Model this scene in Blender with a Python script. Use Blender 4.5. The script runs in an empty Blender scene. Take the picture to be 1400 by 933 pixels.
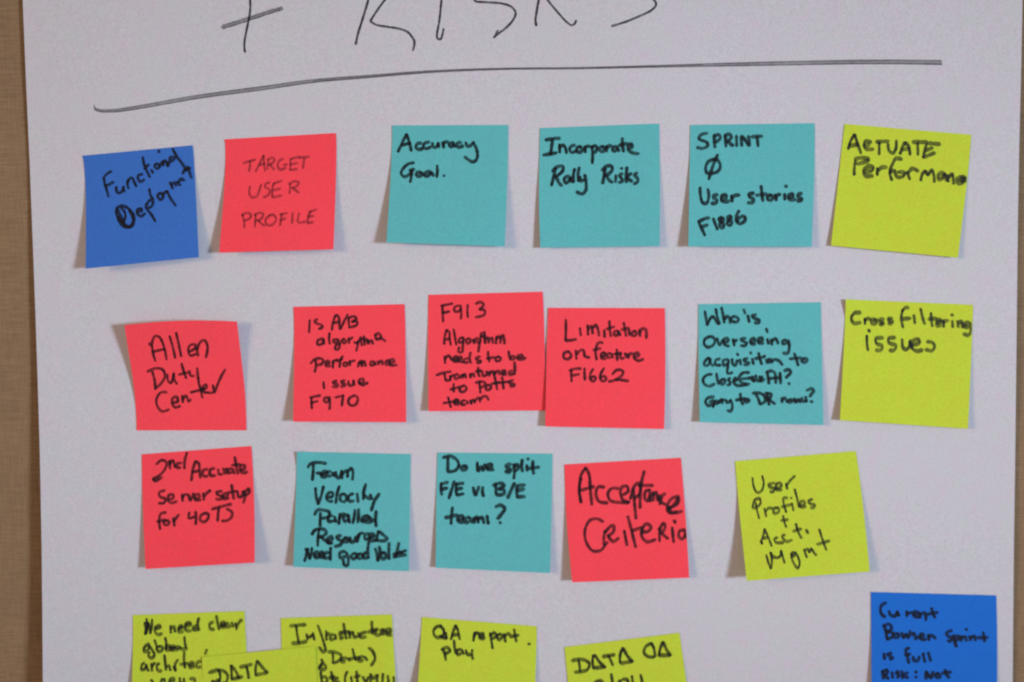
import bpy, math, random
from mathutils import Vector

# ------------------------------------------------------------------ camera, world, lamps, exposure
scene = bpy.context.scene
col = scene.collection
rnd = random.Random(7)

PW, PH = 1400.0, 933.0                 # the photograph's frame, used to measure the layout
LENS, SENSOR, DIST = 40.0, 36.0, 0.739 # metres from lens to sheet
TILT = math.radians(2.6)               # the camera looks slightly down at the wall
CENTRE = Vector((0.0, 0.0, 1.5))       # point of the wall in the middle of the view

view = Vector((0.0, math.cos(TILT), -math.sin(TILT)))
right = Vector((1.0, 0.0, 0.0))
up = right.cross(view)
cam_pos = CENTRE - view * DIST

cam_data = bpy.data.cameras.new("camera")
cam = bpy.data.objects.new("camera", cam_data)
col.objects.link(cam)
cam.location = cam_pos
cam.rotation_euler = (math.radians(90) - TILT, 0, 0)
cam_data.lens = LENS
cam_data.sensor_width = SENSOR
cam_data.clip_start = 0.01
cam_data.clip_end = 50
cam_data.dof.use_dof = True            # a hand-held phone, focused a touch short
cam_data.dof.focus_distance = 0.704
cam_data.dof.aperture_fstop = 2.15
scene.camera = cam

world = bpy.data.worlds.new("World")
scene.world = world
world.use_nodes = True
bg = world.node_tree.nodes["Background"]
bg.inputs["Color"].default_value = (0.92, 0.86, 1.0, 1)
bg.inputs["Strength"].default_value = 0.185

scene.view_settings.view_transform = 'Standard'
scene.view_settings.look = 'None'
scene.view_settings.exposure = 0.26
scene.view_settings.gamma = 1.0
scene.cycles.filter_width = 2.0
scene.cycles.transparent_max_bounces = 24


def area_light(name, loc, target, size, power, colour):
    d = bpy.data.lights.new(name, 'AREA')
    d.shape = 'RECTANGLE'
    d.size, d.size_y = size
    d.energy = power
    d.color = colour
    d.spread = math.radians(22)
    o = bpy.data.objects.new(name, d)
    col.objects.link(o)
    o.location = loc
    o.rotation_euler = (Vector(target) - Vector(loc)).to_track_quat('-Z', 'Y').to_euler()
    return o


area_light("window_light", (3.0, -2.35, 1.52), CENTRE, (0.62, 0.62), 2.55, (0.63, 0.79, 1.0))
area_light("room_lamp", (-3.4, -2.1, 1.95), CENTRE, (1.5, 1.1), 2.5, (1.0, 0.71, 0.40))


# ------------------------------------------------------------------ measuring: a point of the picture on the wall
def at(px, py, h=0.0):
    """World point seen at photo pixel (px, py), standing h metres out from the wall."""
    sx = (px - PW / 2) / PW * SENSOR / LENS
    sy = -(py - PH / 2) / PW * SENSOR / LENS
    d = view + right * sx + up * sy
    t = (-h - cam_pos.y) / d.y
    return cam_pos + d * t


def sheet_edges(y):
    def interp(tab):
        if y <= tab[0][0]:
            (y0, a), (y1, b) = tab[0], tab[1]
        elif y >= tab[-1][0]:
            (y0, a), (y1, b) = tab[-2], tab[-1]
        else:
            for k in range(len(tab) - 1):
                if tab[k][0] <= y <= tab[k + 1][0]:
                    (y0, a), (y1, b) = tab[k], tab[k + 1]
                    break
        return a + (b - a) * (y - y0) / (y1 - y0)
    L = interp(((0, 31), (110, 35.5), (210, 40), (310, 44), (430, 48.5), (520, 51.5), (620, 54.5), (750, 57), (850, 58), (933, 58.5)))
    R = interp(((0, 1398), (100, 1396), (200, 1393.5), (310, 1391.5), (450, 1390), (620, 1388), (760, 1386), (933, 1384.5)))
    return L, R


def sheet_height(px, py):
    """How far the sheet stands off the wall: its lower left edge curls out."""
    L, R = sheet_edges(py)
    u = (px - L) / (R - L)
    t = max(0.0, py - 180) / 753.0
    curl = 0.0105 * min(t, 1.35) ** 1.5
    k = max(0.0, 1 - u / 0.30)
    k2 = max(0.0, 1 - (1 - u) / 0.2)
    wave = 0.0005 * math.sin(px * 0.008 + py * 0.004 + 1) + 0.0003 * math.sin(px * 0.017 - py * 0.009) + 0.0003 * math.sin(py * 0.021 + px * 0.003)
    return 0.0022 + curl * k * k + 0.0003 * k2 * k2 + wave


# ------------------------------------------------------------------ mesh helpers
def link(name, verts, faces, mat, parent=None, origin=None, smooth=True, uvs=None, alpha=None):
    me = bpy.data.meshes.new(name)
    o = bpy.data.objects.new(name, me)
    org = Vector(origin) if origin is not None else Vector((0, 0, 0))
    me.from_pydata([tuple(Vector(v) - org) for v in verts], [], faces)
    if alpha is not None:
        a = me.attributes.new("ink", 'FLOAT', 'POINT')
        a.data.foreach_set("value", alpha)
    me.materials.append(mat)
    if smooth:
        for p in me.polygons:
            p.use_smooth = True
    me.update()
    col.objects.link(o)
    if parent is not None:
        o.parent = parent
    else:
        o.location = org
    return o


def sheet_mesh(pos, nu, nv, thick):
    """A thin sheet of paper: pos(u, v) is its front; it gets a back and a rim."""
    verts, faces = [], []
    for j in range(nv + 1):
        for i in range(nu + 1):
            verts.append(pos(i / nu, j / nv))
    n = len(verts)
    for k in range(n):
        verts.append(verts[k] + Vector((0, thick, 0)))
    W = nu + 1
    for j in range(nv):
        for i in range(nu):
            a = j * W + i
            faces.append((a, a + W, a + W + 1, a + 1))
            faces.append((n + a, n + a + 1, n + a + W + 1, n + a + W))
    rim = [i for i in range(W)] + [j * W + nu for j in range(1, nv + 1)] + \
          [nv * W + i for i in range(nu - 1, -1, -1)] + [j * W for j in range(nv - 1, 0, -1)]
    m = len(verts)                     # the cut edge has its own vertices, so the face stays flat up to it
    verts += [verts[a] for a in rim] + [verts[n + a] for a in rim]
    r = len(rim)
    for k in range(r):
        q = (k + 1) % r
        faces.append((m + k, m + q, m + r + q, m + r + k))
    return verts, faces


def spline(pts, step):
    """Smooth curve through the points of a pen stroke, evenly resampled."""
    if len(pts) == 1:
        pts = [pts[0], (pts[0][0] + 0.6, pts[0][1] + 0.9)]
    P = [(2 * pts[0][0] - pts[1][0], 2 * pts[0][1] - pts[1][1])] + pts + \
        [(2 * pts[-1][0] - pts[-2][0], 2 * pts[-1][1] - pts[-2][1])]
    dense = []
    for k in range(1, len(P) - 2):
        p0, p1, p2, p3 = P[k - 1], P[k], P[k + 1], P[k + 2]
        d = [max(1e-6, math.dist(a, b)) ** 0.5 for a, b in ((p0, p1), (p1, p2), (p2, p3))]
        t0, t1 = 0.0, d[0]
        t2 = t1 + d[1]
        t3 = t2 + d[2]
        for s in range(14):
            t = t1 + (t2 - t1) * s / 14
            q = []
            for c in (0, 1):
                a1 = ((t1 - t) * p0[c] + (t - t0) * p1[c]) / (t1 - t0)
                a2 = ((t2 - t) * p1[c] + (t - t1) * p2[c]) / (t2 - t1)
                a3 = ((t3 - t) * p2[c] + (t - t2) * p3[c]) / (t3 - t2)
                b1 = ((t2 - t) * a1 + (t - t0) * a2) / (t2 - t0)
                b2 = ((t3 - t) * a2 + (t - t1) * a3) / (t3 - t1)
                q.append(((t2 - t) * b1 + (t - t1) * b2) / (t2 - t1))
            dense.append(tuple(q))
    dense.append(pts[-1])
    out, acc = [dense[0]], 0.0
    for a, b in zip(dense, dense[1:]):
        L = math.dist(a, b)
        while acc + L >= step and L > 1e-9:
            f = (step - acc) / L
            a = (a[0] + (b[0] - a[0]) * f, a[1] + (b[1] - a[1]) * f)
            out.append(a)
            L = math.dist(a, b)
            acc = 0.0
        acc += L
    if math.dist(out[-1], dense[-1]) > step * 0.3:
        out.append(dense[-1])
    if len(out) < 2:
        out.append((out[0][0] + 0.5, out[0][1] + 0.5))
    return out


def parse(text):
    strokes = []
    for s in text.split(';'):
        n = [float(x) for x in s.split()]
        if n:
            strokes.append([(n[k], n[k + 1]) for k in range(0, len(n) - 1, 2)])
    return strokes


def ink_mesh(strokes, place, w, nib=0.0, full=0.93, layer0=0.0):
    """Felt-pen strokes as a thin film of ink on the paper. place(px, py, lift) -> world point.
    nib > 0: a chisel tip, broader and drier along the horizontal."""
    verts, faces, ink = [], [], []
    layer = layer0
    for st in strokes:
        if len(st) > 1:                                      # the felt tip is broad: it overruns both ends
            (x0, y0), (x1, y1) = st[0], st[1]
            L0 = math.hypot(x1 - x0, y1 - y0) or 1.0
            (x2, y2), (x3, y3) = st[-1], st[-2]
            L1 = math.hypot(x2 - x3, y2 - y3) or 1.0
            e = 0.3 * w
            st = [(x0 - (x1 - x0) / L0 * e, y0 - (y1 - y0) / L0 * e)] + st[1:-1] + \
                 [(x2 + (x2 - x3) / L1 * e, y2 + (y2 - y3) / L1 * e)]
        st = [(x + rnd.uniform(-.28, .28), y + rnd.uniform(-.28, .28)) for x, y in st]   # an unsteady hand
        pts = spline(st, 0.8)
        n = len(pts)
        total = sum(math.dist(a, b) for a, b in zip(pts, pts[1:]))
        ph = rnd.uniform(0, 6.28)
        ws = w * rnd.uniform(0.93, 1.08)
        base = len(verts)
        run = 0.0
        for k in range(n):
            a, b = pts[max(0, k - 1)], pts[min(n - 1, k + 1)]
            tx, ty = b[0] - a[0], b[1] - a[1]
            L = math.hypot(tx, ty) or 1.0
            tx, ty = tx / L, ty / L
            if k:
                run += math.dist(pts[k - 1], pts[k])
            ww = ws * (1 + nib * tx * tx) * (1 + 0.08 * math.sin(run * 0.35 + ph) + 0.05 * math.sin(run * 0.9 + 2 * ph))
            r = ww / 2
            for s in (run, total - run):                     # rounded ends
                if s < r:
                    ww *= math.sqrt(max(0.12, 1 - ((r - s) / r) ** 2))
            a_ = full * (1 - (0.12 + 0.30 * min(1.0, nib)) * tx * tx) * (0.93 + 0.09 * math.sin(run * 0.17 + ph * 3))
            lift = layer + 0.000012 * run / max(total, 1)
            for off, f in ((-0.5, 0.30), (-0.34, 1.0), (0.34, 1.0), (0.5, 0.30)):
                verts.append(place(pts[k][0] - ty * ww * off, pts[k][1] + tx * ww * off, lift))
                ink.append(max(0.0, min(1.0, a_ * f)))
        for k in range(n - 1):
            for c in range(3):
                q = base + 4 * k + c
                faces.append((q, q + 1, q + 5, q + 4))
        layer += 0.000014
    return verts, faces, ink


# ------------------------------------------------------------------ materials
def nodes_of(name):
    m = bpy.data.materials.new(name)
    m.use_nodes = True
    nt = m.node_tree
    return m, nt, nt.nodes["Principled BSDF"]


def srgb(r, g, b):
    f = lambda c: (c / 255) / 12.92 if c / 255 <= 0.04045 else ((c / 255 + 0.055) / 1.055) ** 2.4
    return (f(r), f(g), f(b), 1.0)


def noise(nt, scale, detail=3.0, rough=0.55, stretch=None):
    tc = nt.nodes.new("ShaderNodeTexCoord")
    n = nt.nodes.new("ShaderNodeTexNoise")
    n.inputs["Scale"].default_value = scale
    n.inputs["Detail"].default_value = detail
    n.inputs["Roughness"].default_value = rough
    if stretch:
        mp = nt.nodes.new("ShaderNodeMapping")
        mp.inputs["Scale"].default_value = stretch
        nt.links.new(tc.outputs["Object"], mp.inputs["Vector"])
        nt.links.new(mp.outputs["Vector"], n.inputs["Vector"])
    else:
        nt.links.new(tc.outputs["Object"], n.inputs["Vector"])
    return n


def ramp(nt, fac, c0, c1, p0=0.3, p1=0.7):
    r = nt.nodes.new("ShaderNodeValToRGB")
    r.color_ramp.elements[0].position = p0
    r.color_ramp.elements[1].position = p1
    r.color_ramp.elements[0].color = c0
    r.color_ramp.elements[1].color = c1
    nt.links.new(fac, r.inputs["Fac"])
    return r


def bump(nt, height, strength, dist, bsdf):
    b = nt.nodes.new("ShaderNodeBump")
    b.inputs["Strength"].default_value = strength
    b.inputs["Distance"].default_value = dist
    nt.links.new(height, b.inputs["Height"])
    nt.links.new(b.outputs["Normal"], bsdf.inputs["Normal"])


def scaled(c, k):
    return (min(1, c[0] * k), min(1, c[1] * k), min(1, c[2] * k), 1)


def paper(name, colour, vary=0.075, grain=800.0):
    m, nt, b = nodes_of(name)
    n = noise(nt, grain, 2.5, 0.6)
    r = ramp(nt, n.outputs["Fac"], scaled(colour, 1 - vary), scaled(colour, 1 + vary))
    n2 = noise(nt, 95, 2.5, 0.6)
    r2 = ramp(nt, n2.outputs["Fac"], (1.0, 0.955, 0.99, 1), (0.955, 1.0, 0.985, 1), 0.35, 0.65)
    mul = nt.nodes.new("ShaderNodeMix")
    mul.data_type = 'RGBA'
    mul.blend_type = 'MULTIPLY'
    mul.inputs[0].default_value = 1.0
    nt.links.new(r.outputs["Color"], mul.inputs[6])
    nt.links.new(r2.outputs["Color"], mul.inputs[7])
    nt.links.new(mul.outputs[2], b.inputs["Base Color"])
    b.inputs["Roughness"].default_value = 0.88
    b.inputs["Specular IOR Level"].default_value = 0.12
    bump(nt, n.outputs["Fac"], 0.08, 0.0003, b)
    return m


SHEET = paper("white_paper", (0.580, 0.538, 0.540, 1), 0.085, 800)
RED = paper("coral_red_paper", (0.96, 0.066, 0.083, 1))
TEAL = paper("teal_paper", (0.112, 0.440, 0.425, 1))
BLUE = paper("blue_paper", (0.045, 0.150, 0.47, 1))
BLUE2 = paper("bright_blue_paper", (0.015, 0.145, 0.55, 1))
YELLOW = paper("lime_yellow_paper", (0.535, 0.620, 0.040, 1))


def ink_material(name, colour):
    m, nt, b = nodes_of(name)
    b.inputs["Base Color"].default_value = colour
    b.inputs["Roughness"].default_value = 0.6
    b.inputs["Specular IOR Level"].default_value = 0.2
    at_ = nt.nodes.new("ShaderNodeAttribute")
    at_.attribute_name = "ink"
    n = noise(nt, 420, 3, 0.6)
    mr = nt.nodes.new("ShaderNodeMapRange")
    mr.inputs["From Min"].default_value = 0.3
    mr.inputs["From Max"].default_value = 0.7
    mr.inputs["To Min"].default_value = 0.78
    mr.inputs["To Max"].default_value = 1.04
    nt.links.new(n.outputs["Fac"], mr.inputs["Value"])
    mu = nt.nodes.new("ShaderNodeMath")
    mu.operation = 'MULTIPLY'
    mu.use_clamp = True
    nt.links.new(at_.outputs["Fac"], mu.inputs[0])
    nt.links.new(mr.outputs["Result"], mu.inputs[1])
    nt.links.new(mu.outputs[0], b.inputs["Alpha"])
    return m


INK = ink_material("black_marker_ink", (0.006, 0.006, 0.009, 1))
HEAD_INK = ink_material("charcoal_marker_ink", (0.030, 0.024, 0.032, 1))


def fabric():
    """Tan woven wall covering."""
    m, nt, b = nodes_of("tan_woven_fabric")
    weft = noise(nt, 1.0, 3, 0.65, (60, 1, 900))      # threads running across
    warp = noise(nt, 1.0, 3, 0.65, (900, 1, 60))      # threads running down
    slub = noise(nt, 26, 3, 0.6)
    mx = nt.nodes.new("ShaderNodeMix")
    mx.data_type = 'FLOAT'
    mx.inputs[0].default_value = 0.42
    nt.links.new(weft.outputs["Fac"], mx.inputs[2])
    nt.links.new(warp.outputs["Fac"], mx.inputs[3])
    r = ramp(nt, mx.outputs[0], (0.200, 0.122, 0.064, 1), (0.328, 0.210, 0.119, 1), 0.34, 0.66)
    r2 = ramp(nt, slub.outputs["Fac"], (0.90, 0.90, 0.90, 1), (1.0, 0.98, 0.94, 1))
    mul = nt.nodes.new("ShaderNodeMix")
    mul.data_type = 'RGBA'
    mul.blend_type = 'MULTIPLY'
    mul.inputs[0].default_value = 1.0
    nt.links.new(r.outputs["Color"], mul.inputs[6])
    nt.links.new(r2.outputs["Color"], mul.inputs[7])
    nt.links.new(mul.outputs[2], b.inputs["Base Color"])
    b.inputs["Roughness"].default_value = 0.95
    b.inputs["Specular IOR Level"].default_value = 0.1
    bump(nt, mx.outputs[0], 0.5, 0.0006, b)
    return m


# ------------------------------------------------------------------ the wall
wv = [(-1.6, 0, 0.3), (1.6, 0, 0.3), (1.6, 0, 2.7), (-1.6, 0, 2.7),
      (-1.6, 0.05, 0.3), (1.6, 0.05, 0.3), (1.6, 0.05, 2.7), (-1.6, 0.05, 2.7)]
wf = [(0, 1, 2, 3), (5, 4, 7, 6), (4, 0, 3, 7), (1, 5, 6, 2), (3, 2, 6, 7), (4, 5, 1, 0)]
wall = link("wall", wv, wf, fabric(), origin=(0, 0, 1.5), smooth=False)
wall["kind"] = "structure"

# ------------------------------------------------------------------ the flip chart sheet and its heading
Y0, Y1 = -330.0, 1290.0


def sheet_pos(u, v):
    py = Y0 + (Y1 - Y0) * v
    L, R = sheet_edges(max(-200, min(py, 1100)))
    px = L + (R - L) * u
    return at(px, py, sheet_height(px, py))


sv, sf = sheet_mesh(sheet_pos, 90, 100, 0.00015)
sheet_org = at(700, 466, 0.0)
sheet = link("flip_chart_sheet", sv, sf, SHEET, origin=sheet_org)
sheet["label"] = "large white flip chart sheet with a marker heading, hung on the tan fabric wall"
sheet["category"] = "paper sheet"


def on_sheet(px, py, lift):
    return at(px, py, sheet_height(px, py) + 0.00006 + lift)


def from_crop(text, ox, oy, s):
    return [[(ox + x * s, oy + y * s) for x, y in st] for st in parse(text)]


A7, A8 = (100, 0, 400 / 1400), (460, 0, 460 / 1400)
heading = [
    # plus sign: thin upright, broad grey bar
    ("heading_symbol", "hand drawn plus sign", [(from_crop("843 -120 845 -40 847 50 838 110 824 180 820 215 822 250", *A7), 3.5, 0.97),
                        (from_crop("715 130 790 107 870 82 940 58 1000 42", *A7), 6.4, 0.50),
                        (from_crop("716 138 790 116 870 90 940 66 990 50", *A7), 1.5, 0.55),
                        (from_crop("716 122 790 100 870 76 940 54 995 40", *A7), 1.2, 0.45)]),
    ("heading_letter", "letter R", [(from_crop("172 -170 150 -70 130 12 105 90 88 145 80 185", *A8), 3.6, 0.96),
                        (from_crop("140 -165 190 -205 255 -190 262 -110 235 -40 200 2 165 52 142 88", *A8), 3.2, 0.95),
                        (from_crop("142 90 165 103 210 112 262 120 295 133 315 155 325 175 318 210", *A8), 3.6, 0.92)]),
    ("heading_letter", "letter I", [(from_crop("455 -190 446 -80 437 10 428 90 418 140 420 160 432 165 440 145 445 120", *A8), 3.4, 0.95)]),
    ("heading_letter", "letter S", [(from_crop("700 -175 640 -140 585 -70 570 -20 578 5 620 10 690 15 728 30 746 55 735 85 700 120 672 142 655 158", *A8), 3.6, 0.92),
                        (from_crop("657 156 664 140 672 128", *A8), 2.6, 0.9)]),
    ("heading_letter", "letter K", [(from_crop("872 -185 856 -80 842 0 832 60 828 85 832 108", *A8), 3.5, 0.95),
                        (from_crop("985 -170 930 -100 875 -35 872 -12 885 8 920 50 960 95 978 105 990 100 998 86", *A8), 3.4, 0.9)]),
    ("heading_letter", "letter S", [(from_crop("1330 -170 1270 -140 1225 -80 1250 -45 1300 -15 1325 5 1330 22 1312 42 1260 68 1200 92 1145 110", *A8), 3.8, 0.85)]),
]
for nm, lb, strokes in heading:
    V, F, A = [], [], []
    lay = 0.0
    for st, w, full in strokes:
        v, f, a = ink_mesh(st, on_sheet, w, 0.0, full, lay)
        F += [tuple(i + len(V) for i in q) for q in f]
        V += v
        A += a
        lay += 0.00003
    h = link(nm, V, F, HEAD_INK, sheet, sheet_org, alpha=A)
    h["label"] = lb + " of the marker heading"

UL = [(128.5, 143), (130, 148.5), (137, 151.3), (146, 151.8), (163, 151), (200, 145), (271, 132.5), (357, 121), (429, 111),
      (500, 105.2), (591, 98), (690, 94.3), (789, 93.3), (880, 91.3), (960, 89.2), (1060, 87), (1160, 85.2), (1230, 85), (1288, 85.8)]
V, F, A = [], [], []
halfs = [1.6, 2.2, 2.2, 2.3, 2.6, 2.7, 2.9, 3.0, 2.7, 2.3, 1.8, 1.4, 1.3, 1.6, 2.2, 2.9, 3.2, 3.4, 3.5]


def offset(pts, hs, k):
    return [(x, y + h * k) for (x, y), h in zip(pts, hs)]


def strip(pts, hs):
    """broad dry body of the underline"""
    up_, dn = spline(offset(pts, hs, -1), 3.0), spline(offset(pts, hs, 1), 3.0)
    m = min(len(up_), len(dn))
    vs, al = [], []
    for k in range(m):
        i, j = up_[int(k * (len(up_) - 1) / (m - 1))], dn[int(k * (len(dn) - 1) / (m - 1))]
        vs += [on_sheet(i[0], i[1], 0), on_sheet(j[0], j[1], 0)]
        al += [0.40 + 0.06 * math.sin(k * 0.11), 0.40 + 0.06 * math.sin(k * 0.13 + 1)]
    return vs, [(2 * k, 2 * k + 1, 2 * k + 3, 2 * k + 2) for k in range(m - 1)], al


parts = [strip(UL, halfs),
         ink_mesh([offset(UL, halfs, 0.75)], on_sheet, 1.5, 0, 0.52, 0.00003),
         ink_mesh([offset(UL[4:], halfs[4:], -0.75)], on_sheet, 1.3, 0, 0.36, 0.00006),
         ink_mesh([UL[8:15]], on_sheet, 1.5, 0, 0.42, 0.00009)]
for v, f, a in parts:
    F += [tuple(i + len(V) for i in q) for q in f]
    V += v
    A += a
ul = link("underline", V, F, HEAD_INK, sheet, sheet_org, alpha=A)
ul["label"] = "long grey marker line under the heading"

# ------------------------------------------------------------------ sticky notes
S = 200 / 933
NOTES = []


def note(**k):
    NOTES.append(k)


note(mat=BLUE, crop=(90, 180, S), corners=[(105, 155), (808, 88), (848, 802), (127, 875)], bow=(14, 4, 0, 0), peak=0.3, shadow=(18, 11), w=3.7,
     label="darker blue sticky note tilted at the sheet's upper corner, about functioning deployment",
     lines=[
    ("Functioning", "262 400 275 470 295 540 315 610;258 405 285 370 315 345 348 325;275 490 320 475 375 445;405 500 405 545 430 572 465 550 485 500;485 500 490 545 500 555;535 420 530 470 540 520;535 450 555 410 580 395 600 430 630 495;700 360 660 365 645 395 675 440 720 415;700 165 715 240 745 320 780 390;720 300 770 250;800 310 815 340;855 240 835 268 858 295 885 278 878 248 855 240;895 275 925 215 932 262;928 240 945 208 965 215 985 270;985 262 1005 210;1035 160 1005 178 1020 208 1050 195 1060 165;1035 70 1062 120 1085 165 1130 215 1165 270 1190 320;882 90 888 110", (110, 195, 170 / 1400)),
    ("Deployment", "402 770 420 730 465 715 520 730 570 770 600 830 604 890 585 935 540 955 480 945 445 900 415 830 402 770;415 740 440 800 480 880 500 945;450 728 500 790 500 860 460 900;545 765 585 830 590 900 550 945;420 830 470 900 540 950;640 790 690 770 680 745 640 760 645 810 690 830 725 795;745 690 740 740 780 790 825 860 842 890;745 700 780 650 815 660 800 720 760 735;775 525 790 590 820 640;890 570 870 600 900 645 930 620 920 580 890 570;935 580 965 550;975 545 1010 620 1070 710;1010 450 1040 520;1030 480 1060 450 1080 490;1090 440 1120 480;1110 440 1135 410 1170 430;1150 350 1185 305 1240 290;1200 270 1225 330 1250 400", (110, 195, 170 / 1400))])

note(mat=RED, crop=(280, 165, S), corners=[(125, 120), (835, 80), (820, 822), (92, 843)], bow=(14, 8, 0, 0), peak=0.3, shadow=(16, 12), w=2.9, full=0.48, nib=0.3,
     label="coral red sticky note with thin faint capitals reading target user profile",
     lines=[
    ("TARGET", "245 272 325 250;290 258 288 290 282 325;325 325 350 270 375 222;375 222 378 270 384 322;345 285 385 275;405 250 398 310;400 250 430 238 445 250 425 275 405 282;415 280 445 315;500 245 475 260 465 295 485 312 515 300;500 285 525 280;548 245 545 318;548 245 605 230;545 282 592 270;545 318 590 308;600 238 665 232;635 240 625 305"),
    ("USER", "290 420 285 465 300 490 330 485 350 440 360 405;415 395 388 405 384 425 412 440 405 475 375 490;440 400 430 445 432 490;440 400 492 385;435 445 482 435;432 490 492 478;545 405 540 465;535 405 575 388 600 395 585 420 550 430;560 430 600 460"),
    ("PROFILE", "240 600 250 645 250 685;235 605 270 590 295 605 280 630 250 638;325 600 320 680;315 605 350 588 375 600 355 630 325 640;340 635 365 660 385 672;412 605 387 635 397 665 430 665 455 630 440 602 412 605;490 595 480 670;480 600 525 590;480 635 515 625;560 590 555 655;600 590 595 650 642 645;675 580 660 615 655 655;665 585 712 568;660 615 695 608;655 655 690 648")])

note(mat=TEAL, crop=(510, 155, S), corners=[(122, 78), (862, 75), (840, 850), (85, 825)], bow=(6, 4, 0, 0), peak=0.4, shadow=(17, 12), w=4.3,
     label="teal sticky note reading accuracy goal, mostly blank below its two short lines",
     lines=[
    ("Accuracy", "160 245 185 190 213 135;213 135 232 185 245 240;182 205 240 190;308 190 282 195 272 215 290 232 318 222;358 185 332 190 322 210 340 226 368 215;380 190 385 215 402 218 415 190;415 190 420 216;445 185 450 220;448 200 460 184 480 186;515 188 497 190 487 205 498 216 514 200;514 190 522 215;562 188 542 192 534 208 550 218 574 208;592 188 600 210 620 210 640 185;640 185 662 235 665 285 640 310 605 295 585 280"),
    ("Goal.", "262 318 225 325 190 355 180 385 200 405 230 390 250 365;232 366 262 358;248 362 245 400 238 440;300 375 282 378 276 394 295 402 312 390 300 375;368 372 338 378 326 395 345 402 370 382;370 375 385 400;408 335 410 370 407 408;450 398 455 402")])

note(mat=TEAL, crop=(720, 155, S), corners=[(85, 95), (845, 66), (848, 848), (88, 858)], bow=(-8, 4, 0, 0), peak=0.55, shadow=(10, 9), w=4.4,
     label="teal sticky note reading incorporate risks, between the accuracy goal note and the sprint note",
     lines=[
    ("Incorporate", "122 172 170 162 212 160;165 165 158 220 152 262;108 268 150 262 190 252;210 200 212 252;210 222 230 205 245 215 255 255;308 205 285 212 275 235 290 250 317 240;345 215 325 220 320 240 340 250 355 232 345 215;372 210 375 250;373 228 385 212 402 212;415 210 420 260 418 320;415 225 435 205 450 220 440 245 420 250;485 210 470 218 468 238 485 245 498 230 485 210;510 208 512 245;512 225 525 210 542 210;575 212 555 215 548 235 565 242 580 222;580 215 588 242;612 160 612 200 618 245;590 205 645 192;650 227 672 217 670 197 650 207 650 235 680 255 715 258"),
    ("Rally Risks", "185 350 175 400 158 462;165 372 195 342 230 340 232 365 200 395 180 402;190 402 205 440 225 462;275 405 252 407 240 427 252 445 272 430 280 410;280 410 286 440;305 355 298 400 300 440;335 345 328 395 330 435;340 405 345 432 367 425;372 395 380 440 378 490 355 515 318 500;500 350 495 400 485 450;480 365 515 338 545 340 545 365 515 392 498 398;510 395 525 425 548 440;570 395 568 440;605 350 608 356;612 385 595 395 605 415 612 432 590 442;640 345 638 395 636 440;668 385 640 410 672 435;705 380 690 395 708 415 710 435 685 452")])

note(mat=TEAL, crop=(925, 155, S), corners=[(88, 75), (880, 64), (862, 852), (75, 850)], bow=(0, 6, 0, 0), shadow=(15, 10), w=4.5,
     label="teal sticky note headed sprint with a crossed zero under it",
     lines=[
    ("SPRINT", "195 128 155 138 143 165 190 185 200 205 165 226 130 217;240 140 242 180 245 218;238 145 270 138 280 155 262 178 245 182;310 140 312 180 315 212;308 145 340 135 350 152 330 175 315 178;328 178 345 198 362 207;382 145 385 210;418 210 415 150 445 185 462 208 460 145;480 152 545 146;515 150 520 210"),
    ("*marker zero crossed by a slash", "235 295 205 310 185 345 195 380 230 385 268 365 280 335 262 300 235 292;262 265 235 330 205 420"),
    ("User stories", "150 475 152 530 165 570 190 575 205 530 200 485;262 520 237 525 237 540 258 555 250 573 222 575;287 550 318 540 312 520 290 527 288 555 310 568 335 558;350 525 355 565;352 545 370 525 402 522;492 510 464 518 467 535 490 548 485 568 455 572;540 465 545 520 552 560;510 525 575 515;600 520 582 530 582 550 602 555 615 538 600 520;630 520 635 555;632 538 648 520 662 522;690 515 692 550;698 462 702 470;714 542 742 532 738 515 718 522 715 545 735 556 757 548;800 512 777 520 780 535 800 545 795 558 768 560"),
    ("F1886", "140 695 162 740 180 778;140 692 175 675 208 668;165 725 190 715 198 712;235 672 248 710 260 742;290 665 272 675 285 695 302 710 295 728 275 722 278 700 300 680 290 665;345 655 325 662 335 682 352 695 345 715 325 708 328 688 350 670 345 655;400 622 382 655 384 690 404 704 430 692 440 670 424 656 400 668 386 690")])

note(mat=YELLOW, crop=(1130, 155, 220 / 933), corners=[(105, 62), (840, 125), (762, 838), (26, 768)], bow=(0, 5, 0, 0), shadow=(6, 10), w=3.9, nib=0.55, full=0.86,
     label="lime yellow sticky note reading actuate performance, tilted, topmost yellow note of the sheet",
     lines=[
    ("ACTUATE", "75 180 100 100 140 30;140 30 170 120 205 225;92 150 172 132;312 112 250 105 235 150 270 185 337 180;240 148 295 138;360 110 492 100;395 115 395 240;485 125 500 200 535 225 565 180 572 95;610 230 640 150 665 110;665 110 700 160 715 240;630 192 705 178;740 110 892 112;790 115 795 240;885 130 865 200 850 270;900 122 1022 132;875 198 945 168;852 270 910 247 972 220", (1150, 180, 185 / 1400)),
    ("Performance", "150 300 135 380 135 450;140 287 215 272 290 288;165 338 230 322 287 302;237 412 320 402 332 372 280 360 235 400 250 455 332 460;375 380 375 450;375 412 420 372 472 372;627 292 570 280 530 340 505 420 525 505;510 420 560 402;602 420 560 435 585 470 640 465 660 432 602 416;680 420 710 495;690 432 740 387 797 412;825 505 840 445 872 405;872 405 900 455;900 450 940 400 960 460 965 525;1062 420 1010 450 1010 495 1050 482 1075 432;1070 440 1092 512;1100 450 1110 520;1110 482 1150 440 1167 542;1242 470 1200 490 1210 530 1262 532;1225 502 1290 482;1245 462 1292 488 1250 518 1292 514", (1150, 180, 185 / 1400))])

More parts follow.
